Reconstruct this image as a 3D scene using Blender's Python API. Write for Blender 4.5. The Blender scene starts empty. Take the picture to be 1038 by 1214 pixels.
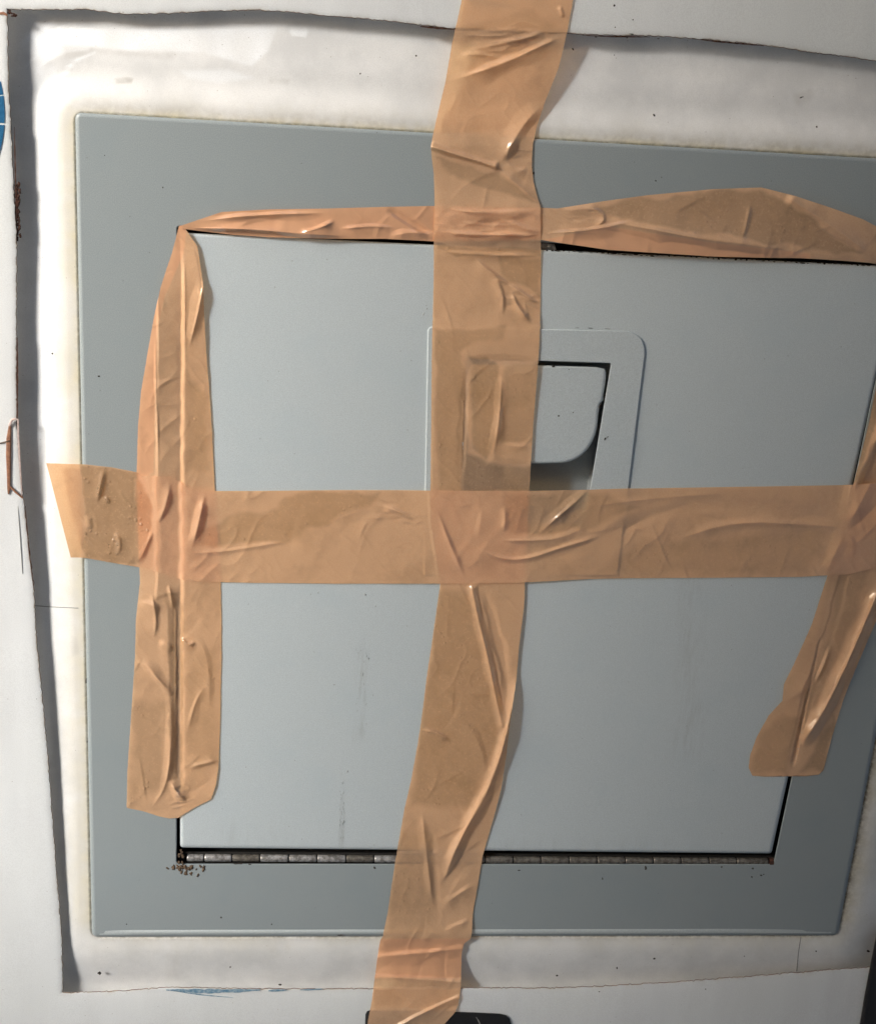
import bpy, bmesh, math, random
import numpy as np
from mathutils import Vector, Matrix
random.seed(7); RNG = np.random.RandomState(11)
sc = bpy.context.scene
COL = sc.collection

# ------------------------------------------------------------------ camera
PW, PH = 1038.0, 1214.0
F = 1702.0; CX, CY = 519.0, 607.0
def unit(v): v = np.array(v, float); return v/np.linalg.norm(v)
Xc = unit([(16290-CX)/F, (1073-CY)/F, 1.0])          # wall's right, in camera axes (x right, y down, z forward)
Dc = np.array([(196-CX)/F, (5325-CY)/F, 1.0]); Dc = unit(Dc-Xc*Dc.dot(Xc))   # wall's down
Nc = np.cross(Xc, Dc)                                  # into the wall
R = np.array([Xc, Nc, -Dc])                            # camera axes -> world axes (X right, Y into wall, Z up)
DIST = 0.66
ORIGIN = np.array([0.0, 0.0, 1.15])
CAM = ORIGIN - R @ np.array([0, 0, DIST])
def P(px, py, h=0.0):
    """world point that lies h mm in front of the hatch face, on the line of sight measured in the photo"""
    px, py, h = np.broadcast_arrays(np.asarray(px, float), np.asarray(py, float), np.asarray(h, float))
    d = np.stack([(px-CX)/F, (py-CY)/F, np.ones_like(px)], -1) @ R.T
    t = (-h*0.001-CAM[1])/d[..., 1]
    return CAM + d*t[..., None]
cd = bpy.data.cameras.new('camera'); cam = bpy.data.objects.new('camera', cd); COL.objects.link(cam)
Mx = Matrix([list(R @ np.array([1, 0, 0])), list(R @ np.array([0, -1, 0])), list(R @ np.array([0, 0, -1]))]).transposed()
cam.matrix_world = Matrix.Translation(Vector(CAM)) @ Mx.to_4x4()
cd.sensor_fit = 'HORIZONTAL'; cd.sensor_width = 36; cd.lens = F/PW*36
cd.clip_start = 0.01; cd.clip_end = 200
sc.camera = cam
sc.render.resolution_x = 875; sc.render.resolution_y = 1024

# ------------------------------------------------------------------ light
L = unit([-0.74, -0.52, 0.44])
w = bpy.data.worlds.new("World"); sc.world = w; w.use_nodes = True
wn = w.node_tree.nodes; wl = w.node_tree.links
sky = wn.new('ShaderNodeTexSky'); sky.sky_type = 'NISHITA'; sky.sun_disc = False
sky.sun_elevation = math.asin(L[2]); sky.sun_rotation = math.atan2(L[0], L[1])
sky.air_density = 1.0; sky.dust_density = 6.0; sky.ozone_density = 1.0
wl.new(sky.outputs[0], wn['Background'].inputs[0]); wn['Background'].inputs[1].default_value = 0.070
sd = bpy.data.lights.new('sun', 'SUN'); sd.energy = 1.5; sd.angle = math.radians(11); sd.color = (1, 0.99, 0.98)
so = bpy.data.objects.new('sun', sd); COL.objects.link(so)
so.rotation_euler = Vector(L).to_track_quat('Z', 'Y').to_euler()
sc.view_settings.view_transform = 'Standard'; sc.view_settings.look = 'None'
sc.view_settings.exposure = 1.60; sc.view_settings.gamma = 1

# ------------------------------------------------------------------ materials
class NT:
    def __init__(s, name):
        s.m = bpy.data.materials.new(name); s.m.use_nodes = True
        s.t = s.m.node_tree; s.n = s.t.nodes; s.l = s.t.links
        s.b = s.n['Principled BSDF']; s.out = s.n['Material Output']
        s.tc = s.n.new('ShaderNodeTexCoord').outputs['Object']
    def put(s, sock, v):
        if isinstance(v, bpy.types.NodeSocket): s.l.new(v, sock)
        elif isinstance(v, (tuple, list)): sock.default_value = tuple(v)+((1,) if len(v) == 3 and sock.type == 'RGBA' else ())
        else: sock.default_value = v
    def noise(s, scale, detail=3, rough=.5, vec=None, stretch=None):
        n = s.n.new('ShaderNodeTexNoise'); n.inputs['Scale'].default_value = scale
        n.inputs['Detail'].default_value = detail; n.inputs['Roughness'].default_value = rough
        v = vec or s.tc
        if stretch:
            mp = s.n.new('ShaderNodeMapping'); mp.inputs['Scale'].default_value = stretch; s.l.new(v, mp.inputs[0]); v = mp.outputs[0]
        s.l.new(v, n.inputs['Vector']); return n.outputs[0]
    def vor(s, scale, feat='F1'):
        n = s.n.new('ShaderNodeTexVoronoi'); n.feature = feat; n.inputs['Scale'].default_value = scale
        s.l.new(s.tc, n.inputs['Vector']); return n.outputs[0]
    def ramp(s, v, a, b, lo=0., hi=1.):
        n = s.n.new('ShaderNodeMapRange'); n.interpolation_type = 'SMOOTHSTEP'
        s.put(n.inputs[0], v)
        for i, x in zip((1, 2, 3, 4), (a, b, lo, hi)): n.inputs[i].default_value = x
        return n.outputs[0]
    def math(s, op, a, b=0.):
        n = s.n.new('ShaderNodeMath'); n.operation = op; s.put(n.inputs[0], a); s.put(n.inputs[1], b); return n.outputs[0]
    def mix(s, f, a, b):
        n = s.n.new('ShaderNodeMix'); n.data_type = 'RGBA'
        s.put(n.inputs[0], f); s.put(n.inputs[6], a); s.put(n.inputs[7], b); return n.outputs[2]
    def attr(s, name):
        n = s.n.new('ShaderNodeAttribute'); n.attribute_name = name; return n.outputs['Fac']
    def bump(s, h, strength, dist=.001, nrm=None):
        n = s.n.new('ShaderNodeBump'); n.inputs['Strength'].default_value = strength; n.inputs['Distance'].default_value = dist
        s.put(n.inputs['Height'], h)
        if nrm: s.l.new(nrm, n.inputs['Normal'])
        return n.outputs[0]
    def fin(s, col, rough, metal=0., nrm=None, spec=.5):
        s.put(s.b.inputs['Base Color'], col); s.put(s.b.inputs['Roughness'], rough); s.put(s.b.inputs['Metallic'], metal)
        s.b.inputs['Specular IOR Level'].default_value = spec
        if nrm: s.l.new(nrm, s.b.inputs['Normal'])
        return s.m

def grey_paint(name, base, rough=.42, streaks=()):
    g = NT(name)
    fine = g.noise(2600, 2, .6); mid = g.noise(30, 4, .6); big = g.noise(7, 2)
    c = g.mix(g.ramp(fine, .3, .7), tuple(x*.88 for x in base), tuple(x*1.12 for x in base))
    c = g.mix(g.ramp(mid, .45, .75, 0, .35), c, (base[0]*.86, base[1]*.92, base[2]*.95))
    c = g.mix(g.ramp(big, .5, .8, 0, .12), c, (base[0]*1.05, base[1]*1.0, base[2]*.93))
    sp = g.vor(120); c = g.mix(g.ramp(sp, .02, .045, .5, 0), c, (.10, .09, .08))
    if streaks:
        sx = g.n.new('ShaderNodeSeparateXYZ'); g.l.new(g.tc, sx.inputs[0])
        sn = g.noise(260, 4, .7, stretch=(1, 1, .12)); wob = g.math('MULTIPLY', g.math('SUBTRACT', g.noise(25, 2), .5), .008)
        for (x0, y0, x1, y1, wd, k) in streaks:
            a, b = P(x0, y0), P(x1, y1)
            sl = (b[0]-a[0])/(b[2]-a[2]); xx = g.math('SUBTRACT', sx.outputs[0], g.math('ADD', g.math('MULTIPLY', g.math('SUBTRACT', sx.outputs[2], float(a[2])), float(sl)), float(a[0])))
            band = g.ramp(g.math('ABSOLUTE', g.math('ADD', xx, wob)), wd*.3, wd, 1, 0)
            zz = g.math('MULTIPLY', g.ramp(sx.outputs[2], float(b[2])-.004, float(b[2])+.006), g.ramp(sx.outputs[2], float(a[2])-.02, float(a[2]), 1, 0))
            c = g.mix(g.math('MULTIPLY', g.math('MULTIPLY', band, zz), g.ramp(sn, .42, .68, 0, k)), c, (.20, .19, .17))
    n = g.bump(g.noise(1400, 2, .5), .10, .0004)
    n = g.bump(g.noise(160, 2, .5), .12, .0008, n)
    r = g.ramp(mid, .3, .7, rough-.05, rough+.08)
    return g.fin(c, r, 0, n, .45)
M = {}
M['frame'] = grey_paint('grey_frame_paint', (.275, .309, .315), .38)
M['door'] = grey_paint('grey_door_paint', (.478, .527, .54), .45, [(408, 900, 404, 1004, .0020, .4), (432, 740, 424, 880, .004, .28), (300, 960, 300, 1004, .03, .15), (760, 400, 745, 560, .006, .3), (640, 985, 640, 1010, .12, .3), (820, 640, 815, 900, .01, .18)])
M['plate'] = grey_paint('grey_plate_paint', (.465, .512, .525), .42)
M['lip'] = grey_paint('lip_highlight_paint', (.44, .48, .48), .38)  # lighter than the frame paint: the lip's bright reflection is put into the colour
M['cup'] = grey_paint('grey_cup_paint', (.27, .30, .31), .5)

g = NT('white_surround_paint')
nz = g.noise(420, 4, .65); nl = g.noise(38, 4, .6)
c = g.mix(g.ramp(nl, .35, .7), (.80, .80, .785), (.66, .665, .66))
c = g.mix(g.attr('patch'), c, (.90, .92, .93))
c = g.mix(g.math('MULTIPLY', g.attr('cream'), g.ramp(nl, .25, .65, .5, 1)), c, (.77, .70, .50))
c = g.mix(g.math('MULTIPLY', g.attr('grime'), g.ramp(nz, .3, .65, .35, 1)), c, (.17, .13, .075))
c = g.mix(g.math('MULTIPLY', g.attr('smear'), g.ramp(nl, .3, .6, .3, 1)), c, (.42, .40, .36))
c = g.mix(g.ramp(g.vor(210), .03, .06, .55, 0), c, (.2, .15, .1))
c = g.mix(g.ramp(g.noise(2600, 2), .35, .7, 0, .2), c, (.45, .44, .42))
M['surround'] = g.fin(c, g.ramp(nl, .3, .7, .30, .42), 0, g.bump(g.noise(300, 3), .10, .0006), .5)

g = NT('white_sheet_vinyl')
st = g.noise(70, 4, .6, stretch=(1, 1, .15)); big = g.noise(9, 3)
c = g.mix(g.ramp(st, .3, .75), (.84, .865, .865), (.78, .80, .80))
c = g.mix(g.ramp(big, .4, .7, 0, .5), c, (.80, .83, .80))
c = g.mix(g.attr('grime'), c, (.50, .42, .32))
c = g.mix(g.ramp(g.vor(150), .025, .05, .6, 0), c, (.25, .2, .16))
c = g.mix(g.ramp(g.noise(2600, 2), .35, .7, 0, .22), c, (.42, .42, .41))
M['sheet'] = g.fin(c, .5, 0, g.bump(g.noise(60, 3), .18, .002), .4)
tl = g.n.new('ShaderNodeBsdfTranslucent'); g.put(tl.inputs[0], (.8, .77, .72)); mx = g.n.new('ShaderNodeMixShader'); mx.inputs[0].default_value = .15
g.l.new(g.b.outputs[0], mx.inputs[1]); g.l.new(tl.outputs[0], mx.inputs[2]); g.l.new(mx.outputs[0], g.out.inputs[0])

def plain(name, c0, c1, rough, metal=0., scale=600, spec=.5, bump=.2):
    g = NT(name); n = g.noise(scale, 4, .65)
    return g.fin(g.mix(g.ramp(n, .35, .65), c0, c1), g.ramp(n, .3, .7, rough, min(1, rough+.15)), metal, g.bump(n, bump, .0004), spec)
M['cut'] = plain('raw_cut_edge', (.23, .14, .09), (.10, .055, .035), .9, 0, 700)
M['rust'] = plain('rust_crumbs', (.075, .028, .016), (.035, .016, .010), .9, 0, 900)
M['dirt'] = plain('dark_dirt', (.05, .04, .03), (.02, .018, .015), .9)
M['soil'] = plain('brown_soil', (.13, .085, .05), (.06, .04, .025), .95)
M['grey_scuff'] = plain('grey_scuff', (.30, .30, .28), (.22, .21, .2), .8)
M['faint'] = plain('faint_scuff', (.30, .32, .32), (.38, .41, .41), .6)
M['black'] = plain('black_plastic', (.008, .008, .009), (.012, .011, .011), .45)
M['void'] = plain('dark_interior', (.012, .011, .010), (.02, .018, .015), .9)
M['blue'] = plain('blue_print', (.0, .085, .20), (.005, .11, .24), .5, 0, 500)
M['blue_faint'] = plain('blue_scraped_print', (.10, .22, .32), (.30, .40, .46), .6, 0, 700)
M['steel'] = plain('worn_steel', (.55, .53, .51), (.20, .185, .165), .28, .6, 500, bump=.4)
M['steel_dull'] = plain('tarnished_steel', (.22, .20, .17), (.09, .08, .065), .42, .5, 420, bump=.4)
M['scrap'] = plain('brown_tape_scrap', (.33, .16, .09), (.22, .10, .055), .5)
M['scrap_pale'] = plain('pale_torn_edge', (.62, .5, .45), (.5, .38, .33), .7)
M['ground'] = plain('concrete_ground', (.48, .46, .42), (.40, .385, .355), .9, 0, 3)
M['added_wall'] = plain('shade_wall_render', (.42, .415, .41), (.36, .355, .35), .9, 0, 5)  # for the unseen wall added to block light

def tape_mat():
    g = NT('tan_packing_tape')
    wet = g.attr('wet'); dbl = g.attr('double')
    nz = g.noise(700, 5, .75); lo = g.noise(45, 4, .65)
    grain = g.noise(1900, 3, .7)
    wetn = g.math('MULTIPLY', wet, g.ramp(nz, .30, .50, .55, 1))
    wetn = g.math('ADD', wetn, g.ramp(lo, .48, .72, 0, .35))
    col = g.mix(g.ramp(grain, .3, .7), (.90, .535, .305), (.97, .63, .38))
    col = g.mix(g.math('MULTIPLY', wetn, .45), col, (.68, .48, .30))
    col = g.mix(g.math('MULTIPLY', dbl, .85), col, (.80, .42, .23))
    bub = g.ramp(g.vor(330), .12, .30, 1, 0)
    bb = g.math('MULTIPLY', g.math('MULTIPLY', bub, g.ramp(g.noise(70, 2, .5), .5, .6)), wet)
    bmp = g.bump(g.noise(420, 4, .6), .16, .0005)
    bmp = g.bump(g.noise(55, 2, .5), .40, .0024, bmp)
    bmp = g.bump(bb, .5, .0006, bmp)
    wv = g.n.new('ShaderNodeMapping'); wv.inputs['Rotation'].default_value = (0, .5, 0); wv.inputs['Scale'].default_value = (.7, 1, 1.9); g.l.new(g.tc, wv.inputs[0])
    rd = g.math('ABSOLUTE', g.math('SUBTRACT', g.noise(105, 1, .5, vec=wv.outputs[0]), .5))
    bmp = g.bump(g.math('MULTIPLY', g.math('SUBTRACT', .12, rd), g.attr('crumple')), 1.0, .0042, bmp)
    g.put(g.b.inputs['Base Color'], col); g.b.inputs['Roughness'].default_value = .36
    g.b.inputs['Specular IOR Level'].default_value = .5
    g.l.new(bmp, g.b.inputs['Normal'])
    tl = g.n.new('ShaderNodeBsdfTranslucent'); g.put(tl.inputs[0], (.75, .42, .22)); g.l.new(bmp, tl.inputs['Normal'])
    m1 = g.n.new('ShaderNodeMixShader'); m1.inputs[0].default_value = .14
    g.l.new(g.b.outputs[0], m1.inputs[1]); g.l.new(tl.outputs[0], m1.inputs[2])
    tr = g.n.new('ShaderNodeBsdfTransparent'); g.put(tr.inputs[0], (.97, .66, .36))
    m2 = g.n.new('ShaderNodeMixShader')
    g.put(m2.inputs[0], g.math('SUBTRACT', g.math('MINIMUM', g.math('ADD', .35, g.math('MULTIPLY', wetn, .26)), .70), g.math('MULTIPLY', dbl, .20)))
    g.l.new(m1.outputs[0], m2.inputs[1]); g.l.new(tr.outputs[0], m2.inputs[2])
    gl = g.n.new('ShaderNodeBsdfGlossy'); g.put(gl.inputs[0], (1, .97, .92)); gl.inputs['Roughness'].default_value = .14
    g.l.new(bmp, gl.inputs['Normal'])
    fr = g.n.new('ShaderNodeFresnel'); fr.inputs[0].default_value = 1.75; g.l.new(bmp, fr.inputs['Normal'])
    m3 = g.n.new('ShaderNodeMixShader'); g.put(m3.inputs[0], g.math('MINIMUM', fr.outputs[0], .15))
    g.l.new(m2.outputs[0], m3.inputs[1]); g.l.new(gl.outputs[0], m3.inputs[2])
    g.l.new(m3.outputs[0], g.out.inputs[0])
    return g.m
M['tape'] = tape_mat()

# ------------------------------------------------------------------ helpers
def link(name, me, parent=None, mats=()):
    o = bpy.data.objects.new(name, me); COL.objects.link(o)
    for m in mats: me.materials.append(m)
    if parent is not None: o.parent = parent
    return o
def tag(o, label=None, cat=None, group=None, kind=None):
    for k, v in (('label', label), ('category', cat), ('group', group), ('kind', kind)):
        if v: o[k] = v
    return o
def mesh_from(name, verts, faces, smooth=False):
    me = bpy.data.meshes.new(name); me.from_pydata([tuple(v) for v in verts], [], faces); me.update()
    if smooth: me.polygons.foreach_set('use_smooth', [True]*len(me.polygons))
    return me
def empty(name, loc):
    o = bpy.data.objects.new(name, None); o.location = loc; o.empty_display_size = .02; COL.objects.link(o); return o
# things are modelled in world axes; a root empty at the thing's base, children keep world mesh data shifted to it
def child(name, me, root, mats):
    o = link(name, me, root, mats)
    return o
def grid_mesh(name, PTS, smooth=True, closed_u=False):
    nu, nv = PTS.shape[:2]
    idx = np.arange(nu*nv).reshape(nu, nv)
    if closed_u: idx = np.vstack([idx, idx[:1]])
    a = idx[:-1, :-1].ravel(); b = idx[1:, :-1].ravel(); c = idx[1:, 1:].ravel(); d = idx[:-1, 1:].ravel()
    q = np.stack([a, b, c, d], 1).astype(np.int32)
    me = bpy.data.meshes.new(name)
    me.vertices.add(nu*nv); me.vertices.foreach_set('co', PTS.reshape(-1).astype(np.float32))
    me.loops.add(q.size); me.loops.foreach_set('vertex_index', q.ravel())
    me.polygons.add(len(q)); me.polygons.foreach_set('loop_start', np.arange(len(q), dtype=np.int32)*4)
    me.polygons.foreach_set('loop_total', np.full(len(q), 4, dtype=np.int32))
    me.polygons.foreach_set('use_smooth', np.full(len(q), smooth))
    me.update(); me.validate()
    return me
def add_attr(me, name, vals):
    a = me.attributes.new(name, 'FLOAT', 'POINT'); a.data.foreach_set('value', np.asarray(vals, np.float32).ravel())
def sstep(x, a, b):
    t = np.clip((x-a)/(b-a), 0, 1); return t*t*(3-2*t)
def seg_dist(X, Y, poly):
    """distance to a polyline, side (+ = right of travel on the picture's y-down axes) and position along it 0..1"""
    best = np.full(X.shape, 1e9); side = np.zeros(X.shape); pos = np.zeros(X.shape)
    P_ = np.array(poly, float); ln = np.hypot(*(P_[1:]-P_[:-1]).T); tot = ln.sum(); acc = 0
    for (x0, y0), (x1, y1), l in zip(P_[:-1], P_[1:], ln):
        dx, dy = x1-x0, y1-y0
        t = np.clip(((X-x0)*dx+(Y-y0)*dy)/(l*l), 0, 1)
        d = np.hypot(X-(x0+t*dx), Y-(y0+t*dy)); s = np.sign(dx*(Y-y0)-dy*(X-x0))
        k = d < best; best[k] = d[k]; side[k] = s[k]; pos[k] = ((acc+t*l)/tot)[k]; acc += l
    return best, side, pos
def inside_poly(X, Y, poly):
    ins = np.zeros(X.shape, bool); n = len(poly)
    for i in range(n):
        x0, y0 = poly[i]; x1, y1 = poly[(i+1) % n]
        if y0 == y1: continue
        c = ((y0 > Y) != (y1 > Y)) & (X < (x1-x0)*(Y-y0)/(y1-y0)+x0); ins ^= c
    return ins
def poly_mask(X, Y, poly, soft=4.):
    d, _, _ = seg_dist(X, Y, list(poly)+[poly[0]]); i = inside_poly(X, Y, poly)
    return sstep(np.where(i, d, -d), -soft*.5, soft*.5)
def crease(X, Y, poly, amp, wl, wr, p=1.3, taper=.12):
    """raised (amp>0) or sunk fold along a line; wl/wr are its widths left and right of the direction of travel"""
    poly = np.array(poly, float)
    for _ in range(2):
        if len(poly) > 2:
            a_ = poly[:-1]*.75+poly[1:]*.25; b_ = poly[:-1]*.25+poly[1:]*.75
            poly = np.vstack([poly[:1], np.stack([a_, b_], 1).reshape(-1, 2), poly[-1:]])
    d, s, t = seg_dist(X, Y, poly)
    if max(wl, wr) <= 9 and p <= 1.001:
        amp = amp*.85
        if wr >= wl: wr = wr*3
        else: wl = wl*3
    wide = (s > 0) == (wr > wl)
    w = np.where(s > 0, wr, wl)*(.8+.5*vnoise(X, Y, 17, 77))
    prof = np.clip(1-d/w, 0, 1)**np.where(wide, p+.9, p)
    end = sstep(t, -1e-3, taper)*sstep(1-t, -1e-3, taper) if taper > 0 else 1
    return amp*1.2*prof*end*(1+.5*vnoise(X, Y, 23, 78))
def vnoise(X, Y, sc_, seed):
    r = np.random.RandomState(seed); T = r.rand(64, 64)
    x = X/sc_; y = Y/sc_; xi = np.floor(x).astype(int); yi = np.floor(y).astype(int)
    fx = x-xi; fy = y-yi; fx = fx*fx*(3-2*fx); fy = fy*fy*(3-2*fy)
    g_ = lambda a, b: T[a % 64, b % 64]
    return ((g_(xi, yi)*(1-fx)+g_(xi+1, yi)*fx)*(1-fy)+(g_(xi, yi+1)*(1-fx)+g_(xi+1, yi+1)*fx)*fy)-.5
def resample(poly, step, closed=True):
    p = np.array(list(poly)+([poly[0]] if closed else []), float)
    ln = np.hypot(*(p[1:]-p[:-1]).T); cum = np.r_[0, ln.cumsum()]
    n = max(4, int(cum[-1]/step)); t = np.linspace(0, cum[-1], n+1)[:(-1 if closed else None)]
    return np.stack([np.interp(t, cum, p[:, 0]), np.interp(t, cum, p[:, 1])], 1)
def rquad(c, r, off=0., seg=6):
    """rounded quad loop in photo pixels; corners c clockwise from top left, off > 0 moves it inwards"""
    c = np.array(c, float); n = 4; rr = r if hasattr(r, '__len__') else [r]*4
    lines = []
    for i in range(n):
        a, b = c[i], c[(i+1) % n]; d = (b-a)/np.linalg.norm(b-a); nn = np.array([-d[1], d[0]])
        lines.append((a+nn*off, d))
    pts = []
    for i in range(n):
        (a, d), (b, e) = lines[i-1], lines[i]
        t = np.linalg.solve(np.array([d, -e]).T, b-a); k = a+d*t[0]
        q = max(rr[i]-off, .05)
        if q <= .06 and rr[i] < .1: q = .05
        ang = math.acos(np.clip(np.dot(d, e), -1, 1)); tl = q*math.tan(ang/2)
        p0, p1 = k-d*tl, k+e*tl
        for s in range(seg+1):
            u = s/seg; pts.append((1-u)**2*p0*.5+0 if False else ((1-u)**2)*p0+2*u*(1-u)*(k*.83+(p0+p1)*.085)+u*u*p1)
    return np.array(pts)
def loops_mesh(name, loops, smooth=False, cap_last=False, cap_first=False, mat_of=None):
    """loops: list of (pixel loop, h)"""
    V = [P(l[:, 0], l[:, 1], h) for l, h in loops]; n = len(V[0]); verts = np.vstack(V); faces = []
    for k in range(len(V)-1):
        for i in range(n):
            j = (i+1) % n; faces.append((k*n+i, k*n+j, (k+1)*n+j, (k+1)*n+i)[::-1])
    if cap_last: faces.append(tuple((len(V)-1)*n+i for i in range(n))[::-1])
    if cap_first: faces.append(tuple(range(n)))
    me = mesh_from(name, verts, faces)
    if mat_of:
        for k in range(len(V)-1):
            for i in range(n): me.polygons[k*n+i].material_index = mat_of(k)
    bm = bmesh.new(); bm.from_mesh(me); bmesh.ops.recalc_face_normals(bm, faces=bm.faces)
    bm.normal_update()
    # closed rings may come out inwards: the widest face should look at the camera
    f = max(bm.faces, key=lambda q: q.calc_area())
    if f.normal.y > 0: bmesh.ops.reverse_faces(bm, faces=bm.faces)
    bm.to_mesh(me); bm.free()
    if smooth:
        fl_ = [True]*len(me.polygons)
        for k in range(len(V)-1):
            if loops[k][1] == loops[k+1][1]:
                for i in range(n): fl_[k*n+i] = False
        for i in range((len(V)-1)*n, len(fl_)): fl_[i] = False
        me.set_sharp_from_angle(angle=math.radians(50)); me.polygons.foreach_set('use_smooth', fl_)
    return me
def slab(name, poly, h0, h1, mat, parent=None, step=None, bev=.0):
    """solid plate of outline poly between heights h0 (back) and h1 (face)"""
    p = np.array(poly, float)
    if step: p = resample(poly, step)
    c = p.mean(0)
    loops = [(p, h0), (p, h1)]
    if bev:
        q = p+(c-p)/np.linalg.norm(c-p, axis=1)[:, None]*bev
        loops = [(p, h0), (p, h1-bev*.3), (q, h1)]
    me = loops_mesh(name, loops, bool(bev), cap_last=True)
    return link(name, me, parent, [mat])
def flecks(name, items, h, mat, parent):
    """dirt crumbs: (x, y, rx, ry, angle deg)"""
    verts, faces = [], []
    for (x, y, rx, ry, a) in items:
        rx *= .82; ry *= .82; n = 9; a = math.radians(a); base = len(verts); ring = []
        for k in range(n):
            t = 2*math.pi*k/n; q = random.uniform(.6, 1.25)
            u, v = rx*q*math.cos(t), ry*q*math.sin(t)
            ring.append((x+u*math.cos(a)-v*math.sin(a), y+u*math.sin(a)+v*math.cos(a)))
        for (u, v) in ring: verts.append(P(u, v, h))
        hh = h+.12+min(rx, ry)*.12
        for (u, v) in ring: verts.append(P(x+(u-x)*.6, y+(v-y)*.6, hh))
        for k in range(n):
            j = (k+1) % n; faces.append((base+k, base+j, base+n+j, base+n+k))
        faces.append(tuple(base+n+k for k in range(n)))
    me = mesh_from(name, verts, faces, True)
    o = link(name, me, parent, [mat]); o['kind'] = 'stuff'; return o
def streak(poly, w):
    """outline of a hand-drawn thin mark, tapering at both ends"""
    p = resample(poly, 4, closed=False); n = len(p)
    d = np.gradient(p, axis=0); d /= np.linalg.norm(d, axis=1)[:, None]; nn = np.stack([-d[:, 1], d[:, 0]], 1)
    t = np.linspace(0, 1, n); ww = (w*np.sin(np.pi*np.clip(t, .04, .96))**.5*(.7+.5*RNG.rand(n)))[:, None]*.5
    return np.vstack([p+nn*ww, (p-nn*ww)[::-1]])

# ------------------------------------------------------------------ setting
gz = 0.0
me = mesh_from('ground', [(-60, -60, gz), (60, -60, gz), (60, 60, gz), (-60, 60, gz)], [(0, 1, 2, 3)])
tag(link('ground', me, None, [M['ground']]), kind='structure')

# unseen wall added behind the camera to shade the right side of the hatch
def block(name, a, b, mat):
    (x0, y0, z0), (x1, y1, z1) = a, b
    v = [(x, y, z) for x in (x0, x1) for y in (y0, y1) for z in (z0, z1)]
    return link(name, mesh_from(name, v, [(0, 1, 3, 2), (4, 6, 7, 5), (0, 4, 5, 1), (2, 3, 7, 6), (0, 2, 6, 4), (1, 5, 7, 3)]), None, [mat])
tag(block('shade_wall', (-0.98, -0.82, .001), (2.6, -0.69, 3.0), M['added_wall']), kind='structure')
tag(block('shade_wall', (-2.8, -0.82, .002), (-0.985, -0.69, 1.40), M['added_wall']), kind='structure')  # lower stretch, added to shade the bottom
FR = [(89, 133), (1167, 195), (992.5, 1109), (109, 1111)]      # outer corners of the grey frame
# --- recessed white surround, a moulded roll that falls away from the frame
def quad_ext(k): return rquad(FR, 26, -k, 6)
PER = resample(rquad(FR, 10, 0, 6), 2.2)
cen = np.array([560., 640.])
# outward direction at each perimeter point (blend of edge normals)
dv = np.roll(PER, -3, 0)-np.roll(PER, 3, 0); dv /= np.linalg.norm(dv, axis=1)[:, None]
nv = np.stack([dv[:, 1], -dv[:, 0]], 1)
for _ in range(10): nv = (np.roll(nv, 1, 0)+nv+np.roll(nv, -1, 0))/3
nv /= np.linalg.norm(nv, axis=1)[:, None]
D = np.r_[np.linspace(-8, 110, 62), np.linspace(118, 300, 10)]
PX = PER[:, None, :]+nv[:, None, :]*D[None, :, None]
X, Y = PX[..., 0], PX[..., 1]; Dg = np.broadcast_to(D, X.shape)
topw = poly_mask(X, Y, [(-400, -400), (1500, -400), (1500, 150), (560, 120), (-400, 40)], 60)
drop = sstep(Dg, 8, 62)*(1-topw)+sstep(Dg, 40, 120)*topw
H = -1.5-(4.0*sstep(Dg, 12, 60)+1.5*sstep(Dg, 60, 140))*(1-topw)-5.0*np.clip(Dg/130, 0, 1.6)*topw
H += vnoise(X, Y, 60, 3)*.15
H = np.where(Dg < 0, -2.2, H)
me = grid_mesh('surround_panel', P(X, Y, H), True, True)
wob = vnoise(X, Y, 9, 5)*1.2+vnoise(X, Y, 30, 6)
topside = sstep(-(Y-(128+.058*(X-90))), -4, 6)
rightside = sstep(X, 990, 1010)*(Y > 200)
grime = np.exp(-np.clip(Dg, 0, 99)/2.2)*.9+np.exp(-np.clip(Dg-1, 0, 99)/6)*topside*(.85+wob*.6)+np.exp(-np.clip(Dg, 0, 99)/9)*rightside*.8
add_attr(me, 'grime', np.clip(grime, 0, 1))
add_attr(me, 'cream', np.clip(np.exp(-np.clip(Dg, 0, 99)/19)*(.85+wob*.4)*(1-.55*np.clip(topside, 0, 1))*(1-.6*sstep(Y, 1085, 1112)), 0, 1))
patch = np.maximum.reduce([
    poly_mask(X, Y, [(36, 30), (72, 31), (110, 33), (104, 60), (70, 62), (66, 74), (36, 72)], 3),
    poly_mask(X, Y, [(70, 34), (328, 33), (318, 60), (298, 78), (240, 62), (150, 60), (74, 52)], 5)*(.75+vnoise(X, Y, 22, 9)),
    poly_mask(X, Y, [(215, 84), (270, 82), (300, 92), (260, 98), (222, 92)], 8)*.8,
    poly_mask(X, Y, [(342, 36), (366, 35), (362, 44), (346, 42)], 3)*.8,
    poly_mask(X, Y, [(40, 80), (70, 78), (66, 200), (64, 600), (60, 900), (50, 900), (42, 400)], 10)*.7])
arc = [(112, 62), (88, 72), (74, 90), (67, 112), (64, 150)]
patch = np.maximum(patch, sstep(-seg_dist(X, Y, arc)[0], -3.2, -.8)*.95)
add_attr(me, 'patch', np.clip(patch, 0, 1))
smear = poly_mask(X, Y, [(66, 52), (110, 55), (150, 60), (210, 62), (205, 70), (120, 64), (72, 70)], 8)*.35
smear = np.maximum(smear, poly_mask(X, Y, [(136, 93), (148, 91), (158, 93), (156, 98), (138, 99)], 3)*.9)
smear = np.maximum(smear, poly_mask(X, Y, [(320, 92), (344, 94), (340, 100), (318, 98)], 5)*.4)
smear = np.maximum(smear, poly_mask(X, Y, [(84, 755), (92, 755), (95, 775), (86, 778)], 6)*.35)
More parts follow.
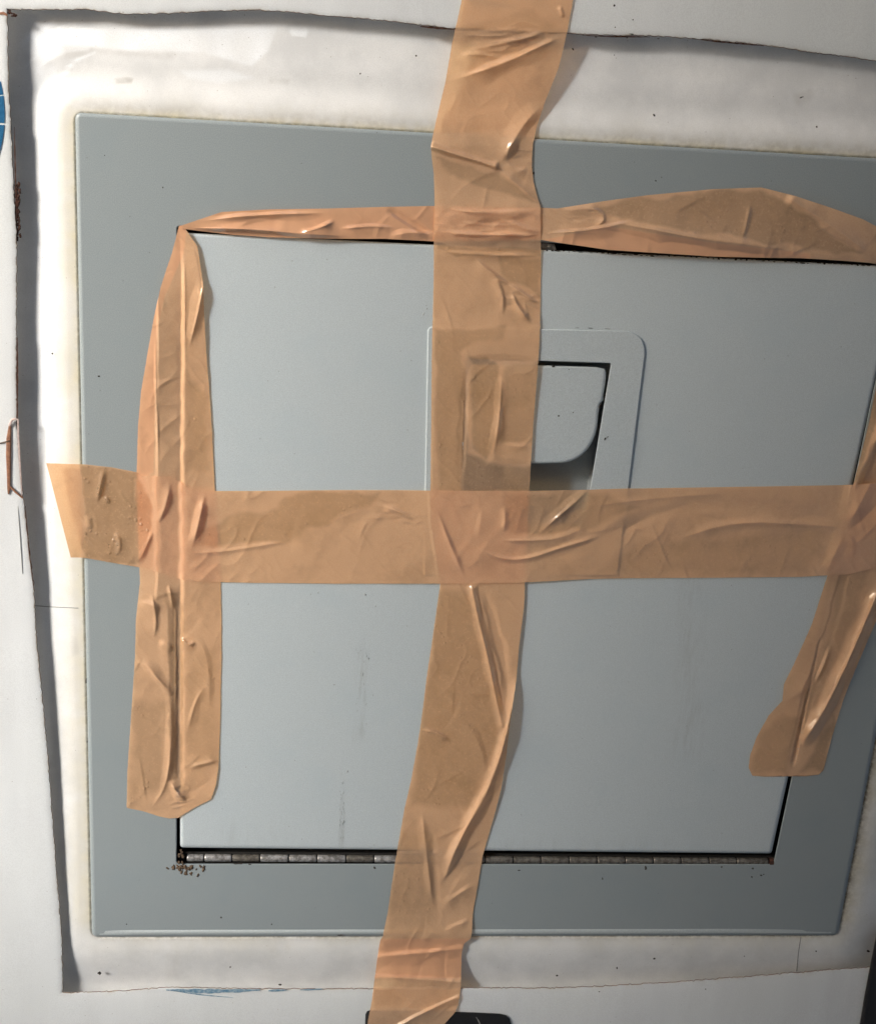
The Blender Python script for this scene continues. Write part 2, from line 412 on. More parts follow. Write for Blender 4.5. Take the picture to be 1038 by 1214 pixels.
smear = np.maximum(smear, poly_mask(X, Y, [(940, 112), (962, 106), (965, 116), (944, 124)], 8)*.35)
smear = np.maximum(smear, poly_mask(X, Y, [(196, 1130), (212, 1128), (214, 1165), (196, 1166)], 12)*.22)
add_attr(me, 'smear', np.clip(smear, 0, 1))
sur = tag(link('surround_panel', me, None, [M['surround']]), 'recessed glossy white moulding with yellowed grime around the grey hatch frame', 'moulding')
flecks('dirt_specks', [(118, 1154, 3.5, 3, 0), (102, 808, 2, 5, 0), (948, 1106+14, 1.5, 2, 0), (965, 1118, 4, 2.2, -30), (967, 1128, 2, 1.5, 40),
    (62, 419, 1.4, 1.4, 0), (75, 171, 1.5, 1.5, 0), (679, 58, 2, 1.2, 60), (680, 160, 2, 4, -30), (728, 65-50+50, 1, 1, 0), (775, 136, 2.5, 1.2, 60), (968, 150, 1.6, 2.2, 0), (914, 165, 1.4, 2, 0),
    (848, 162, 1.2, 1.2, 20), (731, 1148, 1.6, 2.4, 0), (775, 1137, 1.8, 1.4, 0), (866+16, 1134, 1, 1, 0), (493, 66, 1.4, 1.4, 0), (427, 87, 1.2, 1.5, 0), (204, 1116, 1.8, 1.2, 0), (273, 1147, 1.2, 1.2, 0), (332, 1168, 3, 1.5, 0),
    (950, 115, 3, 1, -20), (1029, 1128, 3, 1.4, 20), (103, 880, 1.3, 3, 0), (98, 985, 1.5, 1.2, 0), (660, 1157, 2, 1.6, 0), (100, 1113, 2, 1.5, 0), (287, 135, 1, 1, 0)], -1.9, M['dirt'], sur)
for pl in ([(40, 718), (60, 719.5), (93, 721)], [(949, 1111), (946, 1130), (944, 1152)]):
    p = resample(pl, 3, closed=False); dd = []
    # height of the roll under the seam
    hh = []
    for (x, y) in p:
        dist = min(seg_dist(np.array([x]), np.array([y]), [FR[0], FR[1], FR[2], FR[3], FR[0]])[0][0], 200)
        hh.append(-1.5-4.0*float(sstep(np.array(dist), 12, 60))-1.5*float(sstep(np.array(dist), 60, 140))+.15)
    d = np.gradient(p, axis=0); d /= np.linalg.norm(d, axis=1)[:, None]; nn = np.stack([-d[:, 1], d[:, 0]], 1)*.55
    A = np.stack([P(p[:, 0]+nn[:, 0]*k, p[:, 1]+nn[:, 1]*k, np.array(hh)+z) for k, z in ((-1, -.4), (-.7, .05), (.7, .05), (1, -.4))], 1)
    link('seam', grid_mesh('seam', A), sur, [M['grey_scuff']])

# --- outer white sheet with the rough-cut opening
HOLE = [(9, 11), (40, 12), (100, 11.5), (150, 17), (200, 16), (250, 13.5), (300, 12), (340, 14), (400, 20), (450, 24), (500, 30), (540, 34), (600, 37), (675, 40), (720, 42),
        (780, 43), (850, 48), (900, 53), (960, 62), (1038, 72), (1240, 100), (1250, 300), (1160, 800), (1085, 1142),
        (1030, 1146), (900, 1156), (800, 1164), (700, 1169.5), (650, 1171), (545, 1171), (440, 1172), (300, 1172), (200, 1170), (150, 1174), (75, 1177),
        (74, 1110), (68, 1040), (62, 960), (56, 880), (50, 820), (44, 760), (40, 690), (32, 625), (25, 565), (20, 500), (20, 400), (20.5, 290), (17, 230), (14, 160), (11, 100)]
hp = resample(HOLE, 2.5)
hp = hp+np.stack([vnoise(hp[:, 0]*3+hp[:, 1], hp[:, 1]*3, 9, 21), vnoise(hp[:, 0]*3, hp[:, 1]*3-hp[:, 0], 9, 22)], 1)*1.7
dv = np.roll(hp, -2, 0)-np.roll(hp, 2, 0); dv /= np.linalg.norm(dv, axis=1)[:, None]
out = np.stack([dv[:, 1], -dv[:, 0]], 1)
for _ in range(4): out = (np.roll(out, 1, 0)+out+np.roll(out, -1, 0))/3
c0 = np.array([540., 600.]); big = []
for p in hp:
    d = p-c0; s = min((1000/abs(d[0])) if d[0] else 1e9, (1100/abs(d[1])) if d[1] else 1e9); big.append(c0+d*s)
big = np.array(big)
cols = [(hp, -1.2), (hp, .35), (hp+out*.8, .75), (hp+out*2.5, .9)]
for t in (.01, .025, .05, .09, .15, .3, .6, 1): cols.append((hp+out*2.5*(1-t)+(big-hp)*t, 1.0))
A = np.stack([P(a[:, 0], a[:, 1], h+ (vnoise(a[:, 0], a[:, 1], 90, 31)*.8 if k > 2 else vnoise(a[:, 0], a[:, 1], 90, 31)*.8)) for k, (a, h) in enumerate(cols)], 1)
me = grid_mesh('outer_sheet', A, False, True)
gr = np.zeros(A.shape[:2]); gr[:, 2] = .5+vnoise(hp[:, 0], hp[:, 1], 12, 33); gr[:, 3] = .2*(vnoise(hp[:, 0], hp[:, 1], 12, 33)+.4)
add_attr(me, 'grime', np.clip(gr, 0, 1))
ncol = A.shape[1]-1; mi = np.zeros(len(me.polygons), np.int32)
q = np.arange(len(me.polygons)) % ncol; mi[q == 0] = 1; mi[q == 1] = 1
me.polygons.foreach_set('material_index', mi); me.polygons.foreach_set('use_smooth', (q > 2))
sheet = tag(link('outer_sheet', me, None, [M['sheet'], M['cut']]), 'white outer sheet with a rough hand-cut opening around the taped hatch', 'sheet')
def hs(x, y): return 1.0+float(vnoise(np.array([float(x)]), np.array([float(y)]), 90, 31)[0])*.8
# print remains and scratches on the sheet
def ring_seg(cx, cy, r0, r1, a0, a1, n=14):
    o_ = [(cx+r1*math.cos(math.radians(a0+(a1-a0)*k/n)), cy+r1*math.sin(math.radians(a0+(a1-a0)*k/n))) for k in range(n+1)]
    i_ = [(cx+r0*math.cos(math.radians(a0+(a1-a0)*k/n)), cy+r0*math.sin(math.radians(a0+(a1-a0)*k/n))) for k in range(n+1)]
    return o_+i_[::-1]
for a0, a1 in ((-13.5, -8.2), (-7.7, 3.2), (4.0, 22)):
    pp = ring_seg(-165, 136, 60, 170.5, a0, a1)
    slab('blue_print', pp, hs(0, 140)-.2, hs(0, 140)+.25, M['blue'], sheet)
for pl, wd in (([(197, 1174), (240, 1175.5), (280, 1175), (308, 1174)], 5), ([(205, 1175), (240, 1180), (276, 1183)], 1.3), ([(318, 1175), (340, 1174)], 2.6), ([(356, 1174), (382, 1173)], 2.2)):
    slab('blue_print', streak(pl, wd), hs(260, 1176)-.4, hs(260, 1176)+.35, M['blue_faint'], sheet)
for pl, wd in (([(20.5, 400), (20.5, 450), (20.3, 512)], 2.4), ([(498, 31), (520, 33), (542, 34.5)], 2.6), ([(690, 41.5), (720, 43), (770, 43.5)], 1.6), ([(820, 45.5), (850, 49), (905, 54)], 1.6), ([(17, 150), (18.5, 220), (20, 300)], 1.8), ([(30, 600), (34, 650), (40, 700)], 1.4)):
    cxm = np.mean(pl, 0); slab('torn_edge', streak(pl, wd), -.6, .7, M['rust'], sheet)
for pl, wd in (([(556, 1), (580, 4), (612, 9)], 2.2), ([(21, 600), (24, 640), (26.5, 680)], .7), ([(-2, 16), (4, 15), (9, 18)], 4)):
    cxm = np.mean(pl, 0); slab('scratch', streak(pl, wd), hs(*cxm)-.4, hs(*cxm)+.3, M['dirt'] if 1 < wd < 3 else M['grey_scuff'] if wd < 3 else M['scrap'], sheet)
flecks('dirt_specks', [(728, 6, 1.8, 2.2, 0), (750, 23, 1.5, 1.5, 0), (729, 32, 1.2, 1.2, 0), (828, 36, 1.2, 1.5, 0), (748, 40, 4, 1, 5), (858, 41, 1.5, 1.3, 0), (835, 45, 2, 1, 0), (826, 7, 1, 1, 0), (4, 290, 1, 1.4, 0),
    (478, 1, 1.4, 1, 0), (43, 829, 1.5, 2, 0), (836, 1173, 1.2, 1.2, 0), (710, 1176, 2, 1.2, 0), (5, 275, .9, 2, 20)], hs(740, 20)-.15, M['dirt'], sheet)
flecks('rust_crumbs', [(19+random.uniform(-1.5, 4.5)+(y-240)*.02, y, random.uniform(1.4, 3), random.uniform(2.5, 4.5), random.uniform(-20, 20)) for y in np.linspace(218, 284, 60)]

    + [(12+random.uniform(-3, 8), 14+random.uniform(-3, 5), 2.2, 1.5, 30) for i in range(16)] + [(706+i*37, 43.5+i*1.0, 1.8, .6, 3) for i in range(3)], .2, M['rust'], sheet)

# ------------------------------------------------------------------ the hatch
hatch = empty('metal_hatch', (0, 0, 0))
tag(hatch, 'grey painted metal hatch with recessed pull handle, taped over with brown tape', 'hatch')
OP = [(210, 268), (1067.8, 306), (916.2, 1024.5), (209.5, 1024)]      # opening in the frame
DO = [(214, 275.5), (1066, 316), (914, 1012), (213.5, 1005)]      # door leaf
fl = [(rquad(FR, 7, 0), -3.2), (rquad(FR, 7, 0), -1.2), (rquad(FR, 7, .8), -.55), (rquad(FR, 7, 2.2), -.15), (rquad(FR, 7, 4.5), 0),
      (rquad(OP, 3, -1.2), 0), (rquad(OP, 3, -.3), -.2), (rquad(OP, 3, 0), -.6), (rquad(OP, 3, 0), -11)]
frame = child('frame', loops_mesh('frame', fl, True), hatch, [M['frame']])
# rolled lip along the frame's bottom edge
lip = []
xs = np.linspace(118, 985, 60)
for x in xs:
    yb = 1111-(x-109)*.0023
    q = float(np.interp(x, [118, 170, 420, 560, 860, 985], [0, 1, 1, .7, .45, 0]));  # lip flattens towards the right so its painted highlight fades out
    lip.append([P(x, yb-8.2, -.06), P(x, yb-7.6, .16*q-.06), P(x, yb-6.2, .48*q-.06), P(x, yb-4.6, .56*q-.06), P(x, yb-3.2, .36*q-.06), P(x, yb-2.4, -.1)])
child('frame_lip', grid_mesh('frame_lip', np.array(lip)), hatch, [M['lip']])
hb = rquad(OP, 3, -2)
child('housing', loops_mesh('housing', [(hb, -4.5), (hb, -14)], cap_last=True), hatch, [M['void']])
PL = [(507, 387), (767.5, 393), (732, 683), (502, 683)]           # handle plate
RC = [(553, 425), (724, 430.5), (692, 622), (545, 622)]           # recess opening
dl = [(rquad(DO, 4, 0), -9), (rquad(DO, 4, 0), -1.0), (rquad(DO, 4, .8), -.35), (rquad(DO, 4, 2.6), .02), (rquad(DO, 4, 4.5), .05),
      (rquad(RC, 4, -14), .05), (rquad(RC, 4, -10), .05), (rquad(RC, 4, -10), -2)]
door = child('door', loops_mesh('door', dl, True), hatch, [M['door']])
pr = [6, 24, 16, 6]
pl_ = [(rquad(PL, pr, -.2), -.02), (rquad(PL, pr, 0), .65), (rquad(PL, pr, .4), .82), (rquad(PL, pr, 1.1), .9),
       (rquad(RC, 2, -1.0), .9), (rquad(RC, 2, -.2), .8), (rquad(RC, 2, 0), .5), (rquad(RC, 2, 0), -2)]
child('handle_plate', loops_mesh('handle_plate', pl_, True), door, [M['plate']])
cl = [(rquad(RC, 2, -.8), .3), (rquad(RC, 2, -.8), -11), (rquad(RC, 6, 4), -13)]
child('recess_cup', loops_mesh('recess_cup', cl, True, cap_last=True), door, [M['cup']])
# paddle: square top corners, round bottom corners, a small notch on its right side
pad = [(558, 432.5), (640, 433), (706, 435), (716, 437), (718, 442), (717, 455), (715, 466), (714.5, 474), (711, 478), (709.5, 486), (708.5, 492)]
for t in np.linspace(0, 1, 16)[1:]:
    a = math.pi/2*t; pad.append((660+48*math.cos(a)**.9 if a < math.pi/2 else 660, 496+53*math.sin(a)))
pad += [(640, 549.5), (600, 549)]
for t in np.linspace(0, 1, 12):
    a = math.pi/2*(1-t); pad.append((594-40*math.cos(a), 500+49*math.sin(a)))
pad += [(554, 470), (556, 440)]
pp = np.array(pad); pc = np.array([632., 480.])
def shrink(p, k): d = pc-p; return p+d/np.linalg.norm(d, axis=1)[:, None]*k
child('pull_paddle', loops_mesh('pull_paddle', [(pp, -3.2), (pp, -.5), (shrink(pp, .8), -.1), (shrink(pp, 2), .1), (shrink(pp, 3.5), .15)], True, cap_last=True), door, [M['plate']])
flecks('paint_chips', [(656, 434, 2.6, 2, 0), (662, 493, 1.7, 1.2, 0), (679, 489, 1.2, .9, 0), (674, 438, .9, .9, 0), (717, 470, 1.6, 3, 10), (711, 482, 1.6, 3.4, 20)], .12, M['dirt'], door)
flecks('paint_chips', [(717, 520, 1.2, 2.6, 30), (720, 518, .8, 1.6, 60), (700, 388.9, 5, .5, 2), (720, 389.8, 4, .6, 3), (684, 388.6, 3, .4, 0)], 1.15, M['dirt'], door)
flecks('dirt_specks', [(502, 372, 1.1, 3.4, 35), (506, 366, .9, 1.6, 40), (505, 362, .8, .8, 0), (433, 705, 2, 1.8, 0), (445, 719, 1.2, 1, 0), (437, 781, 1.3, 2, 0), (412, 915, 1.5, 1.8, 40),
    (377, 703, 1.2, 1, 0), (346, 309, 1.5, 1, 0), (349, 538, 1, 1, 0), (372, 773, .9, .8, 0), (396, 812, 1.3, .9, 0), (778, 480, 1, 1, 0), (1013, 360, .8, 1, 0), (560+100, 860, .7, .7, 0), (430, 800, .8, 4, 5), (443, 1008-6, 1, 1, 0), (880, 555, 1, .8, 0), (800, 740, .8, .8, 0)]
    + [(405+random.uniform(-2.5, 3), random.uniform(925, 1000), .45, random.uniform(1, 3.2), random.uniform(-8, 8)) for _ in range(26)]
    + [(429+random.uniform(-7, 6), random.uniform(770, 860), .45, random.uniform(.8, 2.4), random.uniform(-10, 20)) for _ in range(16)], .02, M['faint'], door)
flecks('grime_line', [(x, 296.5+(x-645)*.0475+random.uniform(-1.2, 1.0), random.uniform(1.5, 5), random.uniform(.5, 1.3), 3) for x in np.linspace(648, 1036, 60)], -.15, M['dirt'], door)
flecks('dirt_specks', [(444, 1029, 1.6, 2.2, -30), (282, 1024, 6, 1.4, 0), (296, 1025, 3, 1, 0), (765, 1029, 1.8, 3, 0), (892, 1030, 2, 1.6, 0), (902, 1038, 2.2, 1.3, 0), (891, 1040, 1.6, 1, 0), (905, 1037, 1.3, 1.2, 0), (714, 1042, .8, 2, 0), (615, 1032, 3, .8, 0), (855, 1028, 1.4, 1.4, 0),
    (117, 446, 1.7, 1.4, 0), (193, 222, 1.1, 1.1, 0), (124, 184, .8, .8, 0), (150, 1096, 1, 1, 0), (262, 1088, 1.4, 1.4, 0), (322, 1096, 1, 1, 0), (784, 210, 1, .8, 0), (777, 214, 1, 1.3, 0), (632, 205, 1.5, 3, 0), (630, 199, 1.2, 1.3, 0), (404, 1109, 6, .9, 0), (560, 1040, 1, .8, 0)], -.02, M['dirt'], frame)
flecks('soil_clump', [(221+random.gauss(0, 7)*(1 if i % 3 else 2), 1027+abs(random.gauss(0, 4.5)), random.uniform(1.4, 4), random.uniform(1.2, 3), random.uniform(0, 180)) for i in range(34)]
    + [(214+random.uniform(-2, 3), random.uniform(1006, 1034), 2, 2.4, 0) for i in range(12)], .02, M['soil'], frame)
# piano hinge along the bottom of the door
def hc(x): return 1016.8+(x-213)*.0066
hinge = child('hinge', loops_mesh('hinge', [(np.array([(212, hc(212)-7), (919, hc(919)-7), (919, hc(919)+7), (212, hc(212)+7)]), -3.8), (np.array([(212, hc(212)-7), (919, hc(919)-7), (919, hc(919)+7), (212, hc(212)+7)]), -4.4)], cap_first=True), hatch, [M['void']])
edges = [221, 242, 275, 308, 342, 375.5, 410, 443]
while edges[-1] < 890: edges.append(edges[-1]+32.9+random.uniform(-.4, .4))
edges[-1] = 910
def knuckle(x0, x1, mat, rad=1.95):
    a = P(x0+.7, hc(x0), -1.9); b = P(x1-.7, hc(x1), -1.9); ax = (b-a)/np.linalg.norm(b-a)
    u = unit(np.cross(ax, [0, 1, 0])); v = np.cross(ax, u); r = rad*.001; n = 20
    prof = [(0, r*.80), (.00025, r*.97), (.0006, r), (np.linalg.norm(b-a)-.0006, r), (np.linalg.norm(b-a)-.00025, r*.97), (np.linalg.norm(b-a), r*.80)]
    V = np.array([[a+ax*s+q*(u*math.cos(2*math.pi*k/n)+v*math.sin(2*math.pi*k/n)) for k in range(n)] for s, q in prof]); V = V.transpose(1, 0, 2)
    me = grid_mesh('knuckle', V, True, True)
    o = link('knuckle', me, hinge, [mat]); return o
for i, (a, b) in enumerate(zip(edges[:-1], edges[1:])):
    knuckle(a, b, M['steel'] if (i % 2 and a < 560) or (a < 560 and i in (0, 4)) else M['steel_dull'], 1.85 if i % 2 else 1.75)
knuckle(221, 910, M['void'], 1.45).name = 'hinge_pin'
knuckle(910, 917, M['rust'], 2.1).name = 'pin_end'
# little metal catch showing in the top gap beside the tape
k = slab('catch', [(641, 288), (657, 289), (659, 296), (641, 296)], -6, -1.0, M['steel_dull'], hatch)
flecks('screw_head', [(651, 292, 4, 3, 0)], -1.0, M['steel_dull'], k)
del bpy.data.objects['screw_head']['kind']

# ------------------------------------------------------------------ tapes
# what already lies under each pixel-sized spot of the hatch: later strips rest on it
HY, HX = np.mgrid[-60:1300, -60:1160].astype(float)
HM = np.where(inside_poly(HX, HY, HOLE), -6., 1.45)
inF = inside_poly(HX, HY, FR); HM[inF] = .05
inO = inside_poly(HX, HY, OP); HM[inO] = -3
inD = inside_poly(HX, HY, DO); HM[inD] = .08
HM[inside_poly(HX, HY, PL)] = .95; HM[inside_poly(HX, HY, RC)] = -1.5; HM[inside_poly(HX, HY, pad)] = .2
HM[(np.abs(HY-1017) < 7) & (HX > 215) & (HX < 915)] = .45
HM[HY > 1197.5] = np.where((HX > 432)[HY > 1197.5], 2.3, 1.45)
def blur(A, k):
    for _ in range(k):
        A = (np.roll(A, 1, 0)+A*2+np.roll(A, -1, 0))/4; A = (np.roll(A, 1, 1)+A*2+np.roll(A, -1, 1))/4
    return A
def dil(A, k):
    for _ in range(k): A = np.maximum.reduce([A, np.roll(A, 1, 0), np.roll(A, -1, 0), np.roll(A, 1, 1), np.roll(A, -1, 1)])
    return A
HM = np.maximum(blur(dil(HM, 1), 5), HM)
def under(X, Y):
    x = np.clip(X+60, 0, HM.shape[1]-2); y = np.clip(Y+60, 0, HM.shape[0]-2); xi = x.astype(int); yi = y.astype(int); fx = x-xi; fy = y-yi
    return (HM[yi, xi]*(1-fx)+HM[yi, xi+1]*fx)*(1-fy)+(HM[yi+1, xi]*(1-fx)+HM[yi+1, xi+1]*fx)*fy
def lay(X, Y, H):
    global HM
    new = np.full(HM.shape, -99.)
    for dx in (0, .75):
        for dy in (0, .75):
            xi = np.clip((X+60+dx).astype(int), 0, HM.shape[1]-1); yi = np.clip((Y+60+dy).astype(int), 0, HM.shape[0]-1)
            np.maximum.at(new, (yi.ravel(), xi.ravel()), H.ravel())
    new = dil(new, 2); HM = np.maximum(HM, new)
    k = new > -90; B = blur(HM, 3); HM = np.where(k, np.maximum(HM, B), HM)
GLINT = [([(532, 96), (600, 73), (645, 52), (668, 42)], .45, 'long'), ([(548, 60), (580, 55), (640, 41)], .4, 'long'), ([(590, 50), (625, 40), (650, 36)], .4, 'long'), ([(663, 6), (668, 22)], .4, 'long'), ([(511, 174), (545, 184), (588, 197)], .4, 'long'),
    ([(600, 188), (604, 174), (612, 164)], .6, 'long'), ([(528, 246), (560, 252), (600, 250), (638, 248)], .4, 'long'), ([(540, 262), (580, 268), (632, 266)], .35, 'long'), ([(515, 274), (560, 279), (600, 277), (640, 280)], .5, 'long'), ([(516, 298), (580, 302), (640, 303)], .35, 'long'),
    ([(562, 306), (580, 322), (604, 338), (640, 362)], .5, 'long'), ([(588, 326), (597, 350), (596, 376)], .4, 'long'), ([(606, 344), (614, 366), (630, 384)], .45, 'long'), ([(620, 356), (626, 376)], .35, 'long'), ([(595, 440), (592, 500), (584, 545)], .35, 'long'),
    ([(557, 694), (566, 735), (578, 780), (592, 850)], .4, 'long'), ([(612, 800), (602, 862), (588, 912), (560, 965), (530, 1030)], .4, 'long'), ([(447, 1134), (500, 1130), (546, 1125)], .4, 'long'), ([(446, 1157), (490, 1160), (545, 1164)], .45, 'long'), ([(472, 1216), (505, 1199), (542, 1182)], .5, 'long'), ([(500, 865), (515, 868), (534, 879)], .4, 'long'),
    ([(218, 300), (219, 360), (219, 430)], .3, 'left'), ([(185, 390), (184, 430), (186, 500), (188, 560)], .45, 'left'), ([(213, 755), (222, 765), (233, 762)], .6, 'left'), ([(180, 702), (186, 740), (181, 758)], .5, 'left'), ([(201, 926), (210, 942), (222, 951)], .7, 'left'), ([(178, 960), (198, 932), (204, 870)], .4, 'left'), ([(224, 909), (240, 906), (259, 901)], .5, 'left'), ([(200, 692), (205, 722)], .45, 'left'), ([(164, 786), (190, 808), (204, 822)], .4, 'left'), ([(222, 868), (230, 835), (243, 812)], .35, 'left'), ([(242, 330), (236, 365), (224, 412)], .4, 'left'),
    ([(645, 277), (700, 272), (755, 261)], .5, 'top'), ([(690, 248), (712, 248), (718, 260), (706, 268)], .45, 'top'), ([(889, 242), (885, 264), (879, 284)], .4, 'top'), ([(725, 263), (790, 275), (850, 287)], .35, 'top'), ([(240, 262), (300, 254), (388, 252)], .4, 'top'), ([(356, 275), (378, 270), (396, 262)], .5, 'top'), ([(402, 271), (440, 267), (468, 270)], .4, 'top'), ([(222, 270), (300, 272), (352, 277)], .35, 'top'),
    ([(701, 577), (680, 597), (638, 633)], .55, 'middle'), ([(122, 556), (119, 575), (115, 596)], .55, 'middle'), ([(453, 600), (472, 606), (493, 619)], .5, 'middle'), ([(136, 630), (143, 642), (140, 658)], .45, 'middle'), ([(203, 570), (197, 600), (185, 626)], .45, 'middle'), ([(182, 628), (172, 650), (161, 670)], .4, 'middle'), ([(242, 586), (236, 620), (227, 650)], .45, 'middle'), ([(598, 600), (597, 634)], .35, 'middle'), ([(590, 641), (622, 641), (662, 639)], .4, 'middle'), ([(125, 588), (130, 597)], .4, 'middle'), ([(516, 600), (530, 640), (551, 688)], .3, 'middle'),
    ([(1036, 706), (1018, 755), (992, 812), (972, 852), (950, 884)], .5, 'right')]
CRUMPLE = [([(560, 34), (650, 28), (662, 44), (600, 66), (540, 84), (540, 70)], .6), ([(576, 312), (604, 330), (640, 356), (640, 388), (610, 378), (590, 350)], .45), ([(448, 596), (476, 600), (498, 620), (486, 628), (456, 612)], .7),
    ([(660, 262), (700, 252), (740, 250), (740, 260), (700, 272), (660, 276)], .5), ([(196, 920), (214, 925), (226, 950), (214, 962), (200, 945)], .7), ([(516, 248), (640, 248), (640, 282), (516, 282)], .4), ([(600, 160), (630, 140), (628, 190), (606, 190)], .4)]
def tape(label, knots, creases=(), wets=(), bulge=None, n_across=84, step=1.5, extra=None, dbl=()):
    """knots: (x, y, h, x, y, h) for the two edges, along the strip"""
    K = np.array(knots, float); mid = (K[:, :2]+K[:, 3:5])/2
    cum = np.r_[0, np.hypot(*(mid[1:]-mid[:-1]).T).cumsum()]
    n = int(cum[-1]/step); t = np.linspace(0, cum[-1], n)
    C = np.stack([np.interp(t, cum, K[:, i]) for i in range(6)], 1)
    # soften the height track, keep the outline sharp
    for i in (2, 5):
        c = C[:, i].copy()
        for _ in range(3): c[1:-1] = (c[:-2]+c[1:-1]*2+c[2:])/4
        C[:, i] = c
    u = np.linspace(0, 1, n_across)[None, :]
    jl = vnoise(t*3, t*0+7, 5, 41)*.5; jr = vnoise(t*3, t*0+19, 5, 42)*.5
    X = (C[:, 0]+jl)[:, None]*(1-u)+(C[:, 3]+jr)[:, None]*u; Y = C[:, 1][:, None]*(1-u)+C[:, 4][:, None]*u
    H = C[:, 2][:, None]*(1-u)+C[:, 5][:, None]*u
    if bulge: H = H+bulge(X, Y, u, t[:, None]/cum[-1])
    for cr in creases: H = H+crease(X, Y, *cr[:4], **(cr[4] if len(cr) > 4 else {}))
    if extra: H = H+extra(X, Y)
    rn = lambda a, b, ang: 1-np.abs(vnoise(X*math.cos(ang)+Y*math.sin(ang)+vnoise(X, Y, 30, b+5)*14, (Y*math.cos(ang)-X*math.sin(ang))*.45, a, b))*2.6
    gate = sstep(vnoise(X, Y, 48, 57), -.05, .3)
    H += vnoise(X, Y, 34, 51)*.30+np.clip(rn(17, 52, .6), 0, 1)**3*.26*gate+np.clip(rn(11, 54, -.9), 0, 1)**3*.12*(1-gate)
    rr = np.random.RandomState(int(abs(K[3, 0]*7+K[3, 1]))); area = n*n_across
    for _ in range(int(cum[-1]/30)):
        i = rr.randint(n); j = rr.randint(n_across); x, y = X[i, j], Y[i, j]; a = rr.uniform(0, math.pi); l = rr.uniform(14, 50)
        x2, y2 = x+l*math.cos(a), y+l*math.sin(a); a2 = a+rr.uniform(-.6, .6)
        H = H+crease(X, Y, [(x, y), (x2, y2), (x2+l*.7*math.cos(a2), y2+l*.7*math.sin(a2))], rr.uniform(.08, .32)*rr.choice([1, 1, -.6]), rr.uniform(2.5, 5), rr.uniform(8, 20), 1.0, .4)
    for gl_ in GLINT:
        gx, gy = np.mean(gl_[0], 0)
        if X.min() < gx < X.max() and Y.min() < gy < Y.max() and label.startswith(gl_[2]): H = H+crease(X, Y, gl_[0], gl_[1], 2.6, 3.4, 1.02, .3)
    lo = under(X, Y)+.14
    H = np.maximum(H, lo)+.12*np.exp(-np.abs(H-lo)/.2)
    lay(X, Y, H)
    me = grid_mesh('tape_strip', P(X, Y, H), True)
    W = np.zeros(X.shape)
    XW = X+vnoise(X, Y, 26, 61)*10+vnoise(X, Y, 9, 62)*3; YW = Y+vnoise(X, Y, 26, 63)*10+vnoise(X, Y, 9, 64)*3
    for wp in wets: W = np.maximum(W, poly_mask(XW, YW, wp[0], wp[1])*wp[2])
    add_attr(me, 'wet', np.clip(W, 0, 1))
    Q = np.zeros(X.shape)
    for q_ in dbl: Q = np.maximum(Q, poly_mask(X, Y, q_, 3))
    add_attr(me, 'double', Q)
    Q = np.zeros(X.shape)
    for q_, v_ in CRUMPLE: Q = np.maximum(Q, poly_mask(XW, YW, q_, 22)*v_)
    add_attr(me, 'crumple', Q)
    o = link('tape_strip', me, None, [M['tape']])
    return tag(o, label, 'tape', 'brown packing tape strips over the hatch')
S = dict(p=1.0, taper=.35); T0 = dict(p=1.0, taper=0); G = dict(p=2.0, taper=.2)

# left vertical strip
CK = [(212.5, 267, 1.6, 219, 270, 1.6), (204, 299, .6, 234, 292, 1.2), (191, 338, .5, 241, 338, 1.6), (183, 373, .6, 242, 373, 1.1), (175, 418, .5, 244.5, 418, .5), (167.5, 462, .5, 248, 462, .3),
      (163.5, 507, .4, 251, 507, .3), (162, 560, .3, 253.5, 560, .3), (163, 620, .3, 257, 620, .3), (166, 690, .3, 261.5, 690, .3), (161, 735, .3, 262.5, 740, .3), (160, 780, .5, 262.5, 780, .3), (157, 825, .3, 261.5, 825, .3),
      (154, 868, .3, 260.6, 868, .3), (151, 915, .3, 259, 909, .6), (150.5, 940, .4, 256, 931, .9), (150, 958, .5, 250, 948, .8), (170, 962, .5, 232, 957, .7), (188, 968, .7, 220, 964, .8), (200, 970.5, .8, 211, 970, .8)]
def gapfold(X, Y):
    xc = np.interp(Y, [268, 350, 420, 560, 660, 740, 800, 930], [217, 218, 218, 217, 218, 215, 216.5, 216.5]); d = X-xc+vnoise(X, Y, 15, 71)*1.5
    up = np.interp(d, [-60, -33, -30, -6, -3, 0, 2, 6, 26, 45], [0, .9, 1.35, .1, .0, .9, 1.05, .9, .35, 0])
    dn = np.interp(d, [-60, -26, -16, -11, -7, -2, 2, 5, 45], [0, .15, .42, .05, -.5, -.55, .35, .42, 0])
    k = sstep(Y, 690, 740); e = sstep(Y, 275, 360)*sstep(-Y, -945, -915)
    return (up*(1-k)+dn*k)*e*1.3
CC = [
      ([(244, 325), (236, 370), (222, 418)], 1.0, 14, 14, S),
      ([(178, 700), (185, 740), (180, 760)], .9, 8, 9, S), ([(200, 692), (206, 725)], .9, 6, 5, S), ([(163, 712), (192, 722)], .8, 7, 7, S),
      ([(160, 782), (176, 790), (192, 812), (202, 824), (208, 815)], 1.5, 14, 5, S), ([(188, 760), (207, 770)], 1.0, 7, 7, S),
      ([(213, 755), (222, 765), (232, 762)], 1.2, 5, 5, S), ([(218, 752), (238, 760), (248, 790), (248, 850)], .6, 7, 7, S), ([(222, 870), (232, 830), (244, 812)], .5, 10, 10, S),
      ([(202, 925), (212, 945), (222, 952)], 1.8, 8, 7, S), ([(176, 963), (200, 930), (204, 850), (198, 800)], .8, 9, 10, S), ([(222, 912), (240, 906), (260, 901)], 1.2, 7, 5, S), ([(222, 940), (245, 930), (256, 915)], -.5, 9, 9, S)]
